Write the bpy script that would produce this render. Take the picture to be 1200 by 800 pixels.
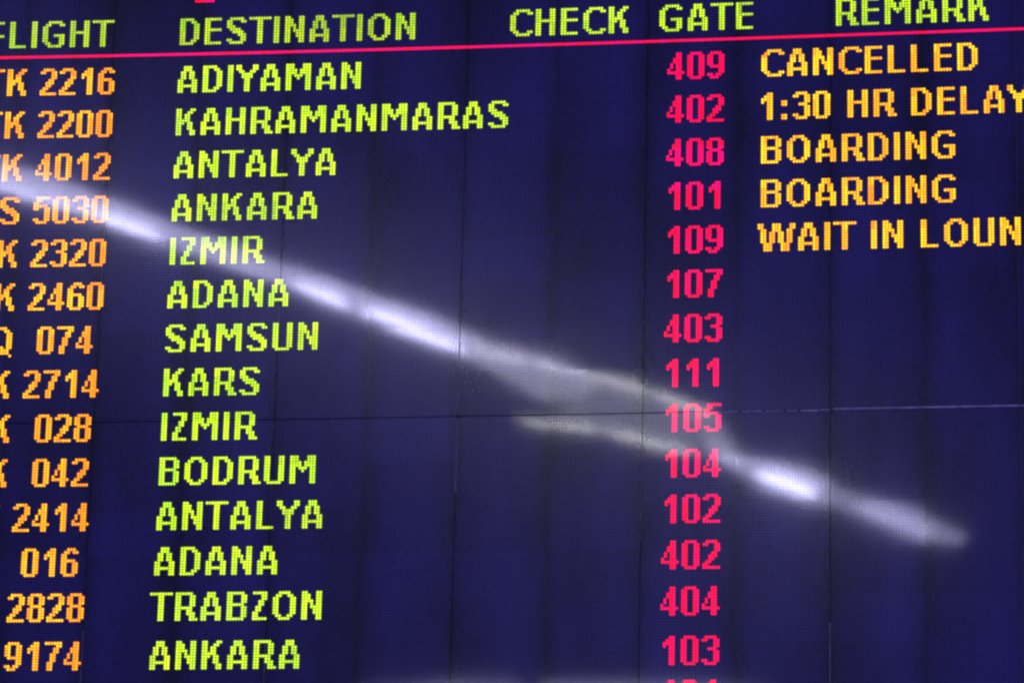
import bpy, math, random
import numpy as np
from mathutils import Matrix, Vector
random.seed(7); rng = np.random.default_rng(7)
for o in list(bpy.data.objects): bpy.data.objects.remove(o)
S = bpy.context.scene
C = S.collection

# ------------------------------------------------------------------ camera, light, exposure
H0 = 5.65                                   # height of the board's middle above the hall floor
def W(X, Y, Z): return (X, Z, H0 - Y)       # board coordinates (right, down, into the wall) -> world
ax, ay, az = -0.304286240713663, 0.14685664918959637, -0.02106625216275394
CAM = (1.9221969733297979, 4.115778189037185, -13.28328934526343)
FOC = 4780.96
Rx = Matrix(((1,0,0),(0,math.cos(ax),-math.sin(ax)),(0,math.sin(ax),math.cos(ax))))
Ry = Matrix(((math.cos(ay),0,math.sin(ay)),(0,1,0),(-math.sin(ay),0,math.cos(ay))))
Rz = Matrix(((math.cos(az),-math.sin(az),0),(math.sin(az),math.cos(az),0),(0,0,1)))
R = Rz @ Ry @ Rx
def wv(r): return Vector((r[0], r[2], -r[1]))
right, down, fwd = wv(R[0]), wv(R[1]), wv(R[2])
cd = bpy.data.cameras.new('camera'); cam = bpy.data.objects.new('camera', cd); C.objects.link(cam)
M = Matrix.Identity(4)
for i in range(3):
    M[i][0] = right[i]; M[i][1] = -down[i]; M[i][2] = -fwd[i]
M.translation = Vector(W(*CAM))
cam.matrix_world = M
cd.sensor_width = 36; cd.lens = FOC / 1200 * 36; cd.clip_end = 200
S.camera = cam
wd = bpy.data.worlds.new('World'); S.world = wd; wd.use_nodes = True
bg = wd.node_tree.nodes['Background']
bg.inputs[0].default_value = (.092, .082, .30, 1); bg.inputs[1].default_value = 1.0
S.view_settings.view_transform = 'Standard'; S.view_settings.look = 'None'
S.view_settings.exposure = 0; S.view_settings.gamma = 1
S.render.engine = 'CYCLES'
S.cycles.filter_width = 2.6
S.cycles.max_bounces = 4

# ------------------------------------------------------------------ materials
def mat(name):
    m = bpy.data.materials.new(name); m.use_nodes = True
    nt = m.node_tree
    return m, nt, nt.nodes['Principled BSDF']
COAT_R = 0.043
def board_surface(name, base, rough, amt, gloss=1.0):
    """dark resin with dust, module-to-module tone and painted edge shade; clear coat over it"""
    m, nt, b = mat(name)
    N, Lk = nt.nodes, nt.links
    geo = N.new('ShaderNodeNewGeometry')
    def noise(scale, vec=(1,1,1), det=3):
        mp = N.new('ShaderNodeMapping'); mp.inputs['Scale'].default_value = vec
        n = N.new('ShaderNodeTexNoise'); n.inputs['Scale'].default_value = scale; n.inputs['Detail'].default_value = det
        Lk.new(geo.outputs['Position'], mp.inputs['Vector']); Lk.new(mp.outputs[0], n.inputs['Vector'])
        return n.outputs[0]
    def mth(op, a, c):
        q = N.new('ShaderNodeMath'); q.operation = op
        for i, x in enumerate((a, c)):
            if isinstance(x, (int, float)): q.inputs[i].default_value = x
            else: Lk.new(x, q.inputs[i])
        return q.outputs[0]
    oi = N.new('ShaderNodeObjectInfo')
    a = mth('MULTIPLY', mth('SUBTRACT', noise(2.2, (1.6, 1, .55)), .5), 2.3)
    c = mth('MULTIPLY', mth('SUBTRACT', noise(60, (2, 1, .6), 4), .5), .9)
    d = mth('MULTIPLY', mth('SUBTRACT', oi.outputs['Random'], .5), .24)
    # shade of the bent-away long edges, painted dark on every 32-column module
    sep = N.new('ShaderNodeSeparateXYZ'); Lk.new(geo.outputs['Position'], sep.inputs[0])
    fr = mth('FRACT', mth('DIVIDE', mth('ADD', sep.outputs[0], 1.6 + 3.2), .32), 0)
    ed = mth('MULTIPLY', mth('ABSOLUTE', mth('SUBTRACT', fr, .5), 0), 2)
    ed = mth('MULTIPLY', mth('POWER', ed, 5), -.6)
    f = mth('ADD', mth('ADD', mth('ADD', a, c), mth('ADD', d, ed)), 1.0)
    f = mth('MAXIMUM', f, .25)
    v = N.new('ShaderNodeVectorMath'); v.operation = 'SCALE'
    v.inputs[0].default_value = base; Lk.new(mth('MULTIPLY', f, amt), v.inputs['Scale'])
    Lk.new(v.outputs[0], b.inputs['Base Color'])
    b.inputs['Roughness'].default_value = rough
    b.inputs['Specular IOR Level'].default_value = .28
    b.inputs['Coat Weight'].default_value = gloss; b.inputs['Coat Roughness'].default_value = COAT_R
    b.inputs['Coat IOR'].default_value = 1.5
    return m
m_plate = board_surface('module_resin', (.014, .012, .085), .20, 1.0)
m_led = board_surface('unlit_led_lens', (.066, .056, .28), .20, 1.0)
def lit(name):
    m, nt, b = mat(name)
    a = nt.nodes.new('ShaderNodeAttribute'); a.attribute_name = 'led_colour'
    nt.links.new(a.outputs['Color'], b.inputs['Emission Color'])
    b.inputs['Emission Strength'].default_value = 1.0
    b.inputs['Base Color'].default_value = (.03, .03, .03, 1)
    b.inputs['Roughness'].default_value = .20
    b.inputs['Specular IOR Level'].default_value = .1
    b.inputs['Coat Weight'].default_value = .7; b.inputs['Coat Roughness'].default_value = COAT_R
    return m
m_lit = lit('lit_led')
m_tray, _, b = mat('panel_tray'); b.inputs['Base Color'].default_value = (.006, .005, .02, 1); b.inputs['Roughness'].default_value = .6
m_metal, _, b = mat('dark_frame_metal'); b.inputs['Base Color'].default_value = (.03, .03, .04, 1); b.inputs['Metallic'].default_value = 1; b.inputs['Roughness'].default_value = .4
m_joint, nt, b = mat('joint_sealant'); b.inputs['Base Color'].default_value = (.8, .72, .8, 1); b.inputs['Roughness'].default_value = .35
m_edge, _, b = mat('edge_glint_pale'); b.inputs['Base Color'].default_value = (.34, .31, .4, 1); b.inputs['Roughness'].default_value = .3
m_house, _, b = mat('white_lamp_housing'); b.inputs['Base Color'].default_value = (.7, .7, .7, 1)
def glow(name, col, s):
    m, nt, b = mat(name)
    b.inputs['Base Color'].default_value = (.8, .8, .8, 1)
    b.inputs['Emission Color'].default_value = (*col, 1); b.inputs['Emission Strength'].default_value = s
    return m

# ------------------------------------------------------------------ the board's slightly warped face
P = 0.01
Z = (-0.0105576965, -0.0027949220, -0.0046420417, 0.0031967319, 0.0068303198, 0.0117263241, 0.0032817115)
def xy(u, v): return (np.asarray(u, float) - 160) * P, (np.asarray(v, float) - 110) * P
TILT = {}      # (column, row) -> small extra tilt of that hung panel
SPLIT = 131
def face(u, v, ci, ri):
    X, Y = xy(u, v)
    s, t = X / 1.8, Y / 1.2
    z = Z[0]*s*s + Z[1]*s*t + Z[2]*t*t + Z[3]*t**3 + Z[4]*s**3 + Z[5]*s*s*t + Z[6]*s*t*t
    a, b, c = TILT.get((ci, ri), (0, 0, 0))
    Xc = (ci * 64 + 32 - 160) * P; Yc = (SPLIT - 110) * P
    z = z + a * (X - Xc) + b * (Y - Yc) + c * (X - Xc) * (Y - Yc)
    return X, Y, z
def ripple(u, v, k):
    """gentle moulding waviness of a single module"""
    r = np.random.default_rng(k)
    a, b, p, q = r.normal(0, 1, 4)
    X, Y = xy(u, v)
    return .00002 * (a * np.sin(X * 19 + p) + b * np.sin(Y * 23 + q))

def mesh_from(name, V, F, mats, midx=None, smooth=None, col=None):
    me = bpy.data.meshes.new(name)
    me.from_pydata(V, [], F)
    for m in mats: me.materials.append(m)
    if midx is not None: me.polygons.foreach_set('material_index', midx)
    if smooth is not None: me.polygons.foreach_set('use_smooth', smooth)
    if col is not None:
        at = me.color_attributes.new('led_colour', 'FLOAT_COLOR', 'POINT')
        at.data.foreach_set('color', np.asarray(col, np.float32).ravel())
    me.update()
    return me
def link(name, me, parent=None, label=None):
    o = bpy.data.objects.new(name, me); C.objects.link(o)
    if parent is not None: o.parent = parent
    if label: o['label'] = label
    return o
def empty(name, parent=None, label=None): return link(name, None, parent, label)

HEX = [(math.cos(math.pi/6 + k*math.pi/3), math.sin(math.pi/6 + k*math.pi/3)) for k in range(6)]
def led_verts(cu, cv, ci, ri, r0, r1, h0, h1, mod):
    """hexagonal lens: ring at the face, smaller ring on top; arrays of LED centres in grid units"""
    n = len(cu)
    out = np.zeros((n, 12, 3))
    for k, (cx, sy) in enumerate(HEX):
        for ring, (r, h) in enumerate(((r0, h0), (r1, h1))):
            u = cu + cx * r / P; v = cv + sy * r / P
            X, Y, z = face(u, v, ci, ri)
            z = z + ripple(u, v, mod)
            out[:, ring*6 + k] = np.stack([X, z - h, H0 - Y], 1)
    return out.reshape(-1, 3)
LEDF = [tuple(reversed(range(6, 12)))] + [(k, (k+1) % 6, 6 + (k+1) % 6, 6 + k) for k in range(6)]
LEDF[0] = tuple(range(6, 12))

board = empty('departure_board')
board.location = (0, 0, 0)
board['label'] = 'large dark blue LED flight departure board with green, amber and red dot lettering'
board['category'] = 'departure board'

UC = list(range(-1, 6))                       # hung panels of 64 columns
ROWS = {0: (-29, 131, 10), 1: (131, 259, 8)}
def module_id(u, v):
    ci = math.floor(u / 64); ri = 0 if v < SPLIT else 1
    v0 = ROWS[ri][0]
    return ci, ri, 1000 + int(u // 32) * 40 + ri * 20 + int((v - v0) // 16)
for ci in UC:
    for ri, (v0, v1, nm) in ROWS.items():
        # tray behind the modules, edge standing a little back from the neighbour
        u0, u1 = ci*64 + .08, ci*64 + 64 - .08
        w0, w1 = v0 + .16, v1 - .16
        V = []; F = []
        nu, nv = 9, 13
        for d in (.0022, .055):
            for j in range(nv):
                for i in range(nu):
                    u = u0 + (u1-u0)*i/(nu-1); v = w0 + (w1-w0)*j/(nv-1)
                    X, Y, z = face(u, v, ci, ri); V.append((float(X), float(z)+d, float(H0-Y)))
        K = nu*nv
        for j in range(nv-1):
            for i in range(nu-1):
                a = j*nu+i; F.append((a, a+nu, a+nu+1, a+1)); F.append((K+a, K+a+1, K+a+nu+1, K+a+nu))
        for i in range(nu-1):
            F.append((i, i+1, K+i+1, K+i)); a = (nv-1)*nu+i; F.append((a+1, a, K+a, K+a+1))
        for j in range(nv-1):
            a = j*nu; F.append((a+nu, a, K+a, K+a+nu)); a += nu-1; F.append((a, a+nu, K+a+nu, K+a))
        panel = link('display_panel', mesh_from('display_panel', V, F, [m_tray]), board)
        for mu in range(2):
            for mv in range(nm):
                a0 = ci*64 + mu*32; b0 = v0 + mv*16
                _, _, mid = module_id(a0 + 1, b0 + 1)
                # face sheet with a tiny rounded border
                gl = .10 if mu == 0 else 0; gr = 0 if mu == 0 else .10
                gt = .20 if mv == 0 else 0; gb = .20 if mv == nm-1 else 0
                us = [a0+gl] + [a0 + 4*i for i in range(1, 8)] + [a0+32-gr]
                vs = [b0+gt] + [b0 + 4*i for i in range(1, 4)] + [b0+16-gb]
                UU, VV = np.meshgrid(us, vs)
                X, Y, z = face(UU.ravel(), VV.ravel(), ci, ri); z = z + ripple(UU.ravel(), VV.ravel(), mid)
                nu2, nv2 = len(us), len(vs)
                jj, ii = np.divmod(np.arange(nu2*nv2), nu2)
                edge = (ii == 0) | (ii == nu2-1) | (jj == 0) | (jj == nv2-1)
                pass
                top = np.stack([X, z, H0 - Y], 1)
                F = [(j*nu2+i, (j+1)*nu2+i, (j+1)*nu2+i+1, j*nu2+i+1) for j in range(nv2-1) for i in range(nu2-1)]
                # skirt down to the tray
                ring = [i for i in range(nu2)] + [j*nu2+nu2-1 for j in range(1, nv2)] + \
                       [(nv2-1)*nu2+i for i in range(nu2-2, -1, -1)] + [j*nu2 for j in range(nv2-2, 0, -1)]
                nb = len(top); s0 = top[ring].copy(); s1 = s0.copy(); s1[:, 1] += .004
                L_ = 2*len(ring); sk = np.concatenate([s0, s1]); h_ = len(ring)
                F += [(nb+k, nb+(k+1) % h_, nb+h_+(k+1) % h_, nb+h_+k) for k in range(h_)]
                np_face = len(F)
                cu, cv = np.meshgrid(a0 + .5 + np.arange(32), b0 + .5 + np.arange(16))
                lv = led_verts(cu.ravel(), cv.ravel(), ci, ri, .0043, .0036, -.0002, .0009, mid)
                base = nb + L_
                V = np.concatenate([top, sk, lv])
                nled = 512
                for q in range(nled):
                    o_ = base + q*12
                    F += [tuple(o_ + x for x in f) for f in LEDF]
                mi = [0]*np_face + [1]*(nled*7)
                sm = [k < (nu2-1)*(nv2-1) for k in range(np_face)] + [False]*(nled*7)
                link('led_module', mesh_from('led_module', V.tolist(), F, [m_plate, m_led], mi, sm), panel)

# thin uneven sealant along the horizontal joint, at the right-hand half
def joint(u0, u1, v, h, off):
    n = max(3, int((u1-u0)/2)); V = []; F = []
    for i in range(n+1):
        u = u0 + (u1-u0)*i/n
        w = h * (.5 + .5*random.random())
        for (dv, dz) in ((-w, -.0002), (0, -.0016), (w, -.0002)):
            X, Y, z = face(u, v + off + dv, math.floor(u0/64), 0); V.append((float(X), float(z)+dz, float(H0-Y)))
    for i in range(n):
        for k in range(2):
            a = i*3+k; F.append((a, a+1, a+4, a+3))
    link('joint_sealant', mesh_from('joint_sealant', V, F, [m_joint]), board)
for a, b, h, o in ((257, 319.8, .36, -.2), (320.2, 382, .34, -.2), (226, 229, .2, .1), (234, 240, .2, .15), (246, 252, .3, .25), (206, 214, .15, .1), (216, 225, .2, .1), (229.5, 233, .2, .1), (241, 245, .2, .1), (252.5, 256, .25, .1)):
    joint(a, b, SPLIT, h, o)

def edge_strip(u, v0, v1, h):  # pale strips that paint glints of the panel edges onto the vertical seams
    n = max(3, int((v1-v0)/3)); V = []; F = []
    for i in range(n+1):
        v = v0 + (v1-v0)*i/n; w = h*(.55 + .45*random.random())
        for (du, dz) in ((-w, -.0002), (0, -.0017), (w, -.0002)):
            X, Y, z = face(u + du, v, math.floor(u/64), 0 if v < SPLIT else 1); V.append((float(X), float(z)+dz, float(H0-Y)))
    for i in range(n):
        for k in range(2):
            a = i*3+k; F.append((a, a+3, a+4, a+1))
    link('edge_glint', mesh_from('edge_glint', V, F, [m_edge]), board)
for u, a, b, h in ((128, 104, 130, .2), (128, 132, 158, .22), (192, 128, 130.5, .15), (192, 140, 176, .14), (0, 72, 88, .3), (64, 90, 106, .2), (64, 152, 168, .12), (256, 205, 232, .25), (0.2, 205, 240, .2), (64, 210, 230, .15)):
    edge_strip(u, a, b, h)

# outer frame of the board (just outside the photograph)
def box(name, u0, v0, u1, v1, d0, d1, m, parent):
    X0, Y0 = xy(u0, v0); X1, Y1 = xy(u1, v1)
    V = [(x, y, z) for x in (float(X0), float(X1)) for y in (d0, d1) for z in (H0-float(Y1), H0-float(Y0))]
    F = [(0,1,3,2),(4,6,7,5),(0,4,5,1),(2,3,7,6),(0,2,6,4),(1,5,7,3)]
    return link(name, mesh_from(name, V, F, [m]), parent)
box('frame_bar', -74, -39, 394, -29.5, -.09, .12, m_metal, board)
box('frame_bar', -74, 259.5, 394, 269, -.09, .12, m_metal, board)
box('frame_bar', -74, -29.4, -64.5, 259.4, -.12, .12, m_metal, board)
box('frame_bar', 384.5, -29.4, 394, 259.4, -.09, .12, m_metal, board)

# ------------------------------------------------------------------ dot-matrix font (left bearing, rows, right bearing)
G = {
'A': (1, "..###..|..###..|.##.##.|.##.##.|.##.##.|##...##|##...##|#######|##...##|##...##", 1),
'B': (1, "######.|##...##|##...##|##...##|######.|##...##|##...##|##...##|##...##|######.", 1),
'C': (1, "..#####.|.##...##|##......|##......|##......|##......|##......|##......|.##...##|..#####.", 0),
'D': (1, "#####..|##..##.|##...##|##...##|##...##|##...##|##...##|##...##|##..##.|#####..", 1),
'E': (1, "######|##....|##....|##....|######|##....|##....|##....|##....|######", 1),
'F': (1, "######|##....|##....|##....|##....|######|##....|##....|##....|##....", 1),
'G': (1, "..#####.|.##...##|##......|##......|##......|##..####|##....##|##....##|.##...##|..#####.", 1),
'H': (1, "##...##|##...##|##...##|##...##|#######|##...##|##...##|##...##|##...##|##...##", 1),
'I': (1, "##|##|##|##|##|##|##|##|##|##", 1),
'K': (1, "##...##|##..##.|##.##..|##.##..|#####..|###.##.|##..##.|##..##.|##...##|##...##", 1),
'L': (1, "##....|##....|##....|##....|##....|##....|##....|##....|##....|######", 1),
'M': (1, "###...###|###...###|####.####|####.####|##.###.##|##..#..##|##.....##|##.....##|##.....##|##.....##", 1),
'N': (1, "##...##|###..##|###..##|####.##|##.#.##|##.####|##..###|##..###|##...##|##...##", 1),
'O': (1, "..####..|.##..##.|##....##|##....##|##....##|##....##|##....##|##....##|.##..##.|..####..", 1),
'Q': (1, "..####..|.##..##.|##....##|##....##|##....##|##....##|##....##|##.##.##|.##.###.|..#####.|.......#", 1),
'R': (1, "######..|##...##.|##...##.|##...##.|##...##.|######..|##..##..|##..###.|##...##.|##...###", 0),
'S': (1, ".#####.|##...##|##.....|###....|.####..|..####.|....###|.....##|##...##|.#####.", 1),
'T': (0, "########|...##...|...##...|...##...|...##...|...##...|...##...|...##...|...##...|...##...", 0),
'U': (1, "##...##|##...##|##...##|##...##|##...##|##...##|##...##|##...##|##...##|.#####.", 1),
'W': (0, "##...###...##|##...###...##|.##..###..##.|.##.##.##.##.|.##.##.##.##.|.##.##.##.##.|.##.##.##.##.|..###...###..|..###...###..|..###...###..", 0),
'Y': (0, "##....##|##....##|.##..##.|..####..|..####..|...##...|...##...|...##...|...##...|...##...", 0),
'Z': (1, "#####|...##|...##|..##.|..##.|.##..|.##..|##...|##...|#####", 1),
'0': (0, ".####.|##..##|##..##|##..##|##..##|##..##|##..##|##..##|##..##|.####.", 1),
'1': (1, "..##|.###|####|#.##|..##|..##|..##|..##|..##|..##", 2),
'2': (0, ".####.|##..##|....##|....##|...##.|..###.|..##..|.##...|##....|######", 1),
'3': (0, ".####.|##..##|....##|....##|..###.|....##|....##|....##|##..##|.####.", 1),
'4': (0, "...##.|...##.|..###.|..###.|.#.##.|.#.##.|#..##.|######|...##.|...##.", 1),
'5': (0, ".#####|.##...|##....|#####.|##..##|....##|....##|....##|##..##|.####.", 1),
'6': (0, "..###.|.##.##|##....|##....|#####.|##..##|##..##|##..##|##..##|.####.", 1),
'7': (0, "######|....##|...##.|...##.|..##..|..##..|..##..|.##...|.##...|.##...", 1),
'8': (0, ".####.|##..##|##..##|##..##|.####.|##..##|##..##|##..##|##..##|.####.", 1),
'9': (0, ".####.|##..##|##..##|##..##|##..##|.#####|....##|....##|##.##.|.###..", 1),
':': (1, "..|..|..|##|##|..|..|..|##|##", 2),
}
GREEN, AMBER, RED = (1.02, 1.55, .002), (2.2, 1.04, .001), (1.9, .002, .15)
def led_colour(kind, u, v, k):
    """LEDs of one colour differ from batch to batch (module) and a little from dot to dot"""
    _, _, mid = module_id(u, v)
    r = np.random.default_rng(mid * 3 + 1); m = r.normal(0, 1, 4)
    c = np.random.default_rng(int(u + 500) * 7919 + mid).normal(0, 1)
    j = rng.normal(0, 1)
    if kind == 'green':
        b = 1 + .07*m[0] + .07*c + .05*j
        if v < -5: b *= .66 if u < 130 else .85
        h = 1 + .16*m[1] + .12*c
        return (GREEN[0]*b*max(.8, 1+(h-1)*.4), GREEN[1]*b, GREEN[2] + .02*abs(m[2]))
    if kind == 'amber':
        b = 1 + .05*m[0] + .03*j
        h = 1 + .17*c + .12*m[1]
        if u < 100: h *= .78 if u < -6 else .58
        return (AMBER[0]*b, AMBER[1]*b*min(1.45, max(.55, h)), AMBER[2] + .004*abs(m[3]))
    b = 1 + .06*m[0] + .05*j
    return (RED[0]*b, RED[1], RED[2]*max(.35, 1 + .35*c + .3*m[1]))
SOFT = .00495
def dots_mesh(name, pts, kind):
    """pts: list of lit (u, v) cells; one small lens each, standing just proud of the unlit ones"""
    Vs = []; F = []; col = []
    for q, (u, v) in enumerate(pts):
        ci, ri, mid = module_id(u + .5, v + .5)
        lv = led_verts(np.array([u + .5]), np.array([v + .5]), ci, ri, SOFT, .0047, -.0002, .0017, mid)
        Vs.append(lv); F += [tuple(q*12 + x for x in f) for f in LEDF]
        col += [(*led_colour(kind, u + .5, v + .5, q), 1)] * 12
    return mesh_from(name, np.concatenate(Vs).tolist(), F, [m_lit], None, None, col)
def text(s, u, v, kind, name, label, digits=False):
    word = empty(name, board, label)
    x = u
    for ch in s:
        if ch == ' ': x += 4; continue
        lb, rows, rb = G[ch]; rows = rows.split('|'); w = len(rows[0])
        pts = [(x + lb + i, v + j) for j, r in enumerate(rows) for i, c in enumerate(r) if c == '#']
        pn = 'digit' if ch.isdigit() else ('colon' if ch == ':' else 'letter')
        link(pn, dots_mesh(pn, pts, kind), word)
        x += lb + w + rb

V0 = lambda i: 16*i + (1 if i == 13 else 0)
text('FLIGHT', -47, -18, 'green', 'heading', 'green heading reading FLIGHT')
text('DESTINATION', 23, -18, 'green', 'heading', 'green heading reading DESTINATION')
text('CHECK', 142, -18, 'green', 'heading', 'green heading reading CHECK')
text('GATE', 195, -18, 'green', 'heading', 'green heading reading GATE')
text('REMARK', 257, -18, 'green', 'heading', 'green heading reading REMARK')
link('divider_line', dots_mesh('divider_line', [(u, -5) for u in range(-64, 384)], 'red'), board, 'thin red line under the headings')
link('title_fragment', dots_mesh('title_fragment', [(u, v) for v in (-26, -25) for u in range(29, 36)], 'red'), board, 'foot of a red character above the headings')

names = ['ADIYAMAN', 'KAHRAMANMARAS', 'ANTALYA', 'ANKARA', 'IZMIR', 'ADANA', 'SAMSUN', 'KARS', 'IZMIR', 'BODRUM', 'ANTALYA', 'ADANA', 'TRABZON', 'ANKARA']
gates = ['409', '402', '408', '101', '109', '107', '403', '111', '105', '104', '102', '402', '404', '103', '101']
codes = [('TK 2216', -47), ('TK 2200', -47), ('TK 4012', -47), ('S 5030', -39), ('TK 2320', -47), ('TK 2460', -47), ('Q  074', -40), ('TK 2714', -47),
         ('K  028', -38), ('K  042', -38), ('TK 2414', -48), ('016', -23), ('2828', -27), ('9174', -27)]
ordn = ['first', 'second', 'third', 'fourth', 'fifth', 'sixth', 'seventh', 'eighth', 'ninth', 'tenth', 'eleventh', 'twelfth', 'thirteenth', 'fourteenth', 'fifteenth']
for i, s in enumerate(names): text(s, 23, V0(i), 'green', 'destination_name', f'green {s} in the {ordn[i]} line')
for i, s in enumerate(gates): text(s, 199, V0(i), 'red', 'gate_number', f'red gate number {s} in the {ordn[i]} line')
for i, (s, u) in enumerate(codes): text(s, u, V0(i), 'amber', 'flight_number', f'amber flight number {s.replace("  ", " ")} in the {ordn[i]} line')
for i, s in enumerate(['CANCELLED', '1:30 HR DELAY', 'BOARDING', 'BOARDING', 'WAIT IN LOUNGE']):
    text(s, 231, V0(i), 'amber', 'remark', f'amber remark {s} in the {ordn[i]} line')

# ------------------------------------------------------------------ the hall's fluorescent lamps, mirrored in the board
WHITE = (.64, .62, 1.0)
HL = 8.65
def tube_between(name, a, b, r, m, parent, o, z, taper=1.0):
    d = Vector((b[0]-a[0], b[1]-a[1], 0)).normalized(); n_ = Vector((-d.y, d.x, 0)); K = 10
    V = []
    for i in range(7):
        t = i/6; x = a[0]+(b[0]-a[0])*t; y = a[1]+(b[1]-a[1])*t
        rr = r * (taper if i in (0, 6) else 1)
        for k in range(K):
            c, q = math.cos(2*math.pi*k/K)*rr, math.sin(2*math.pi*k/K)*rr
            V.append((x-o[0]+n_.x*c, y-o[1]+n_.y*c, z+q))
    F = [(i*K+k, i*K+(k+1) % K, (i+1)*K+(k+1) % K, (i+1)*K+k) for i in range(6) for k in range(K)]
    F += [tuple(range(K-1, -1, -1)), tuple(range(6*K, 7*K))]
    return link(name, mesh_from(name, V, F, [m]), parent)
def prism(name, pl, o, z0, z1, m, parent):
    n = len(pl)
    V = [(x-o[0], y-o[1], z) for z in (z0, z1) for x, y in pl]
    F = [tuple(range(n)), tuple(range(2*n-1, n-1, -1))] + [(k, n+k, n+(k+1) % n, (k+1) % n) for k in range(n)]
    return link(name, mesh_from(name, V, F, [m]), parent)
def lamp_root(o, label):
    root = empty('fluorescent_lamp'); root.location = (o[0], o[1], HL)
    root['label'] = label; root['category'] = 'lamp'; root['group'] = 'fluorescent lamps hanging in front of the board'
    return root
def lamp(outline, a, b, r, p_box, p_tube, label):
    """opal diffuser on a white housing with a bare tube slung under it"""
    o = ((a[0]+b[0])/2, (a[1]+b[1])/2); root = lamp_root(o, label)
    prism('housing', [(o[0]+(x-o[0])*1.01, o[1]+(y-o[1])*1.01) for x, y in outline], o, .03, .09, m_house, root)
    prism('diffuser', outline, o, .012, .027, glow('opal_glow', WHITE, p_box), root)
    tube_between('tube', a, b, r, glow('tube_glow', WHITE, p_tube), root, o, -.02, .3)
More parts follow.
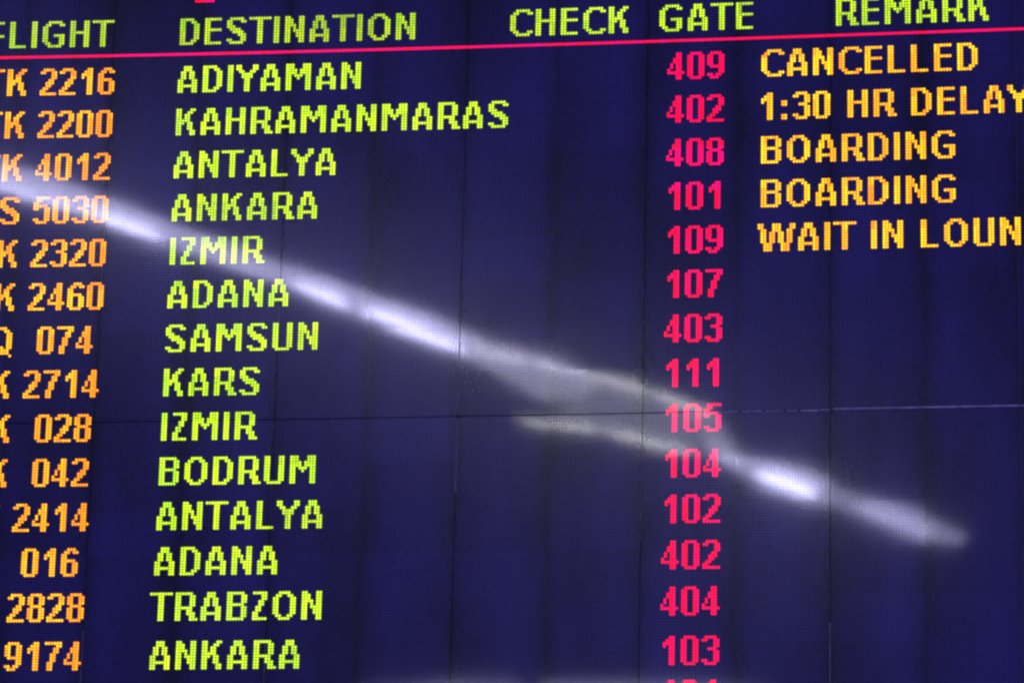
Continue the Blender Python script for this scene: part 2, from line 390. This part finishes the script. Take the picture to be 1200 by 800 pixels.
LAMPS = [
 ([(-3.750, -7.503), (-3.600, -7.546), (-3.449, -7.602), (-3.323, -7.667), (-3.249, -7.714), (-3.361, -8.053), (-3.443, -8.025), (-3.576, -7.979), (-3.729, -7.924), (-3.881, -7.882)],
  (-3.805, -7.693), (-3.315, -7.877), 0.011, 13, 38, 'lamp at the near left end of the row'),
 ([(-3.275, -7.732), (-3.177, -7.788), (-3.079, -7.849), (-3.006, -7.935), (-2.965, -7.995), (-3.060, -8.278), (-3.113, -8.252), (-3.198, -8.199), (-3.286, -8.102), (-3.372, -8.011)],
  (-3.299, -7.890), (-3.037, -8.112), 0.014, 11.5, 62, 'second lamp of the row from its left end'),
 ([(-2.969, -8.009), (-2.836, -8.121), (-2.701, -8.242), (-2.593, -8.372), (-2.529, -8.459), (-2.602, -8.693), (-2.676, -8.634), (-2.794, -8.531), (-2.926, -8.392), (-3.055, -8.264)],
  (-3.012, -8.136), (-2.565, -8.575), 0.009, 12, 18, 'third lamp of the row, dimmer than its neighbours'),
 ([(-2.521, -8.436), (-2.437, -8.508), (-2.352, -8.584), (-2.288, -8.673), (-2.250, -8.732), (-2.349, -9.056), (-2.392, -9.014), (-2.462, -8.940), (-2.537, -8.826), (-2.610, -8.716)],
  (-2.550, -8.593), (-2.315, -8.872), 0.014, 11.5, 62, 'fourth lamp of the row, short and bright'),
 ([(-2.246, -8.722), (-2.098, -8.919), (-1.946, -9.129), (-1.824, -9.343), (-1.752, -9.485), (-1.845, -9.813), (-1.929, -9.708), (-2.063, -9.527), (-2.210, -9.290), (-2.353, -9.067)],
  (-2.270, -8.934), (-1.850, -9.565), 0.016, 11.5, 62, 'fifth lamp of the row, next to the short bright one'),
 ([(-0.639, -11.811), (-0.437, -12.058), (-0.229, -12.320), (-0.061, -12.617), (0.042, -12.802), (-0.046, -13.400), (-0.151, -13.204), (-0.323, -12.891), (-0.507, -12.459), (-0.684, -12.052)],
  (-0.446, -12.301), (-0.085, -12.944), 0.018, 11, 80, 'lamp of the row beyond the widened one, bright and long'),
 ([(0.032, -12.869), (0.294, -13.294), (0.569, -13.752), (0.795, -14.307), (0.932, -14.705), (0.908, -14.956), (0.747, -14.779), (0.493, -14.424), (0.221, -13.855), (-0.035, -13.330)],
  (0.170, -13.409), (0.722, -14.447), 0.016, 8, 22, 'farthest lamp of the row, dim and long'),
 ([(-4.191, -18.936), (-3.766, -18.704), (-3.346, -18.506), (-3.029, -18.569), (-2.842, -18.649), (-2.943, -19.401), (-3.159, -19.480), (-3.512, -19.573), (-3.892, -19.449), (-4.269, -19.361)],
  (-4.096, -19.118), (-3.026, -19.017), 0.01, 4.2, 1, 'lamp of the far row behind, on its left'),
 ([(-2.692, -18.601), (-2.135, -18.716), (-1.570, -18.891), (-1.107, -19.320), (-0.825, -19.675), (-0.856, -20.145), (-1.169, -20.128), (-1.677, -20.016), (-2.245, -19.646), (-2.796, -19.350)],
  (-2.560, -19.031), (-1.039, -19.779), 0.01, 4.2, 1, 'lamp of the far row behind, on its right'),
]
for l_ in LAMPS: lamp(*l_[:6], 'fluorescent ' + l_[6])
def light_box(poly, power, col, label, tubes=(), tcol=(.92, .90, .94), tp=44, r=.006):  # made-up lamp outlines, standing in for the streak's widening by the bent panels
    o = (sum(q[0] for q in poly)/len(poly), sum(q[1] for q in poly)/len(poly)); root = lamp_root(o, label)
    prism('housing', [(o[0]+(x-o[0])*1.08, o[1]+(y-o[1])*1.08) for x, y in poly], o, .03, .09, m_house, root)
    prism('diffuser', poly, o, .012, .027, glow('opal_glow', col, power), root)
    for a, b in tubes: tube_between('tube', a, b, r, glow('streak_shaping_glow', tcol, tp), root, o, -.006, .3)
light_box([(-1.786, -9.464), (-1.440, -9.759), (-1.248, -10.038), (-1.207, -10.174), (-1.260, -10.356), (-1.396, -10.556), (-1.555, -10.552), (-1.716, -10.201), (-1.853, -9.870)], 7.2, (.76, .72, 1), 'opal fluorescent lamp in the middle of the row, wedge shape made up for the reflection',
          [((-1.781, -9.601), (-1.528, -9.776)), ((-1.511, -9.792), (-1.242, -10.072))], (.78, .76, 1), 30, .009)
light_box([(-1.207, -10.174), (-0.922, -10.455), (-0.608, -11.007), (-0.503, -11.886), (-0.533, -12.251), (-0.811, -11.779), (-1.152, -11.375), (-1.565, -10.974)], 3, (.78, .75, 1), 'opal fluorescent lamp, widened and edged with slim tubes to shape the reflection',
          [((-1.242, -10.072), (-0.926, -10.402)), ((-0.918, -10.421), (-0.603, -10.953)), ((-1.782, -10.884), (-1.305, -11.171)), ((-1.294, -11.172), (-0.807, -11.739))])
light_box([(-0.695, -11.141), (-0.594, -11.545), (-0.542, -12.082), (-0.722, -11.877)], 2.5, (.76, .72, 1), 'small added glow filling the mirrored streak between the wide and the long lamp')  # added filler light that bridges the dark gap in the mirrored streak
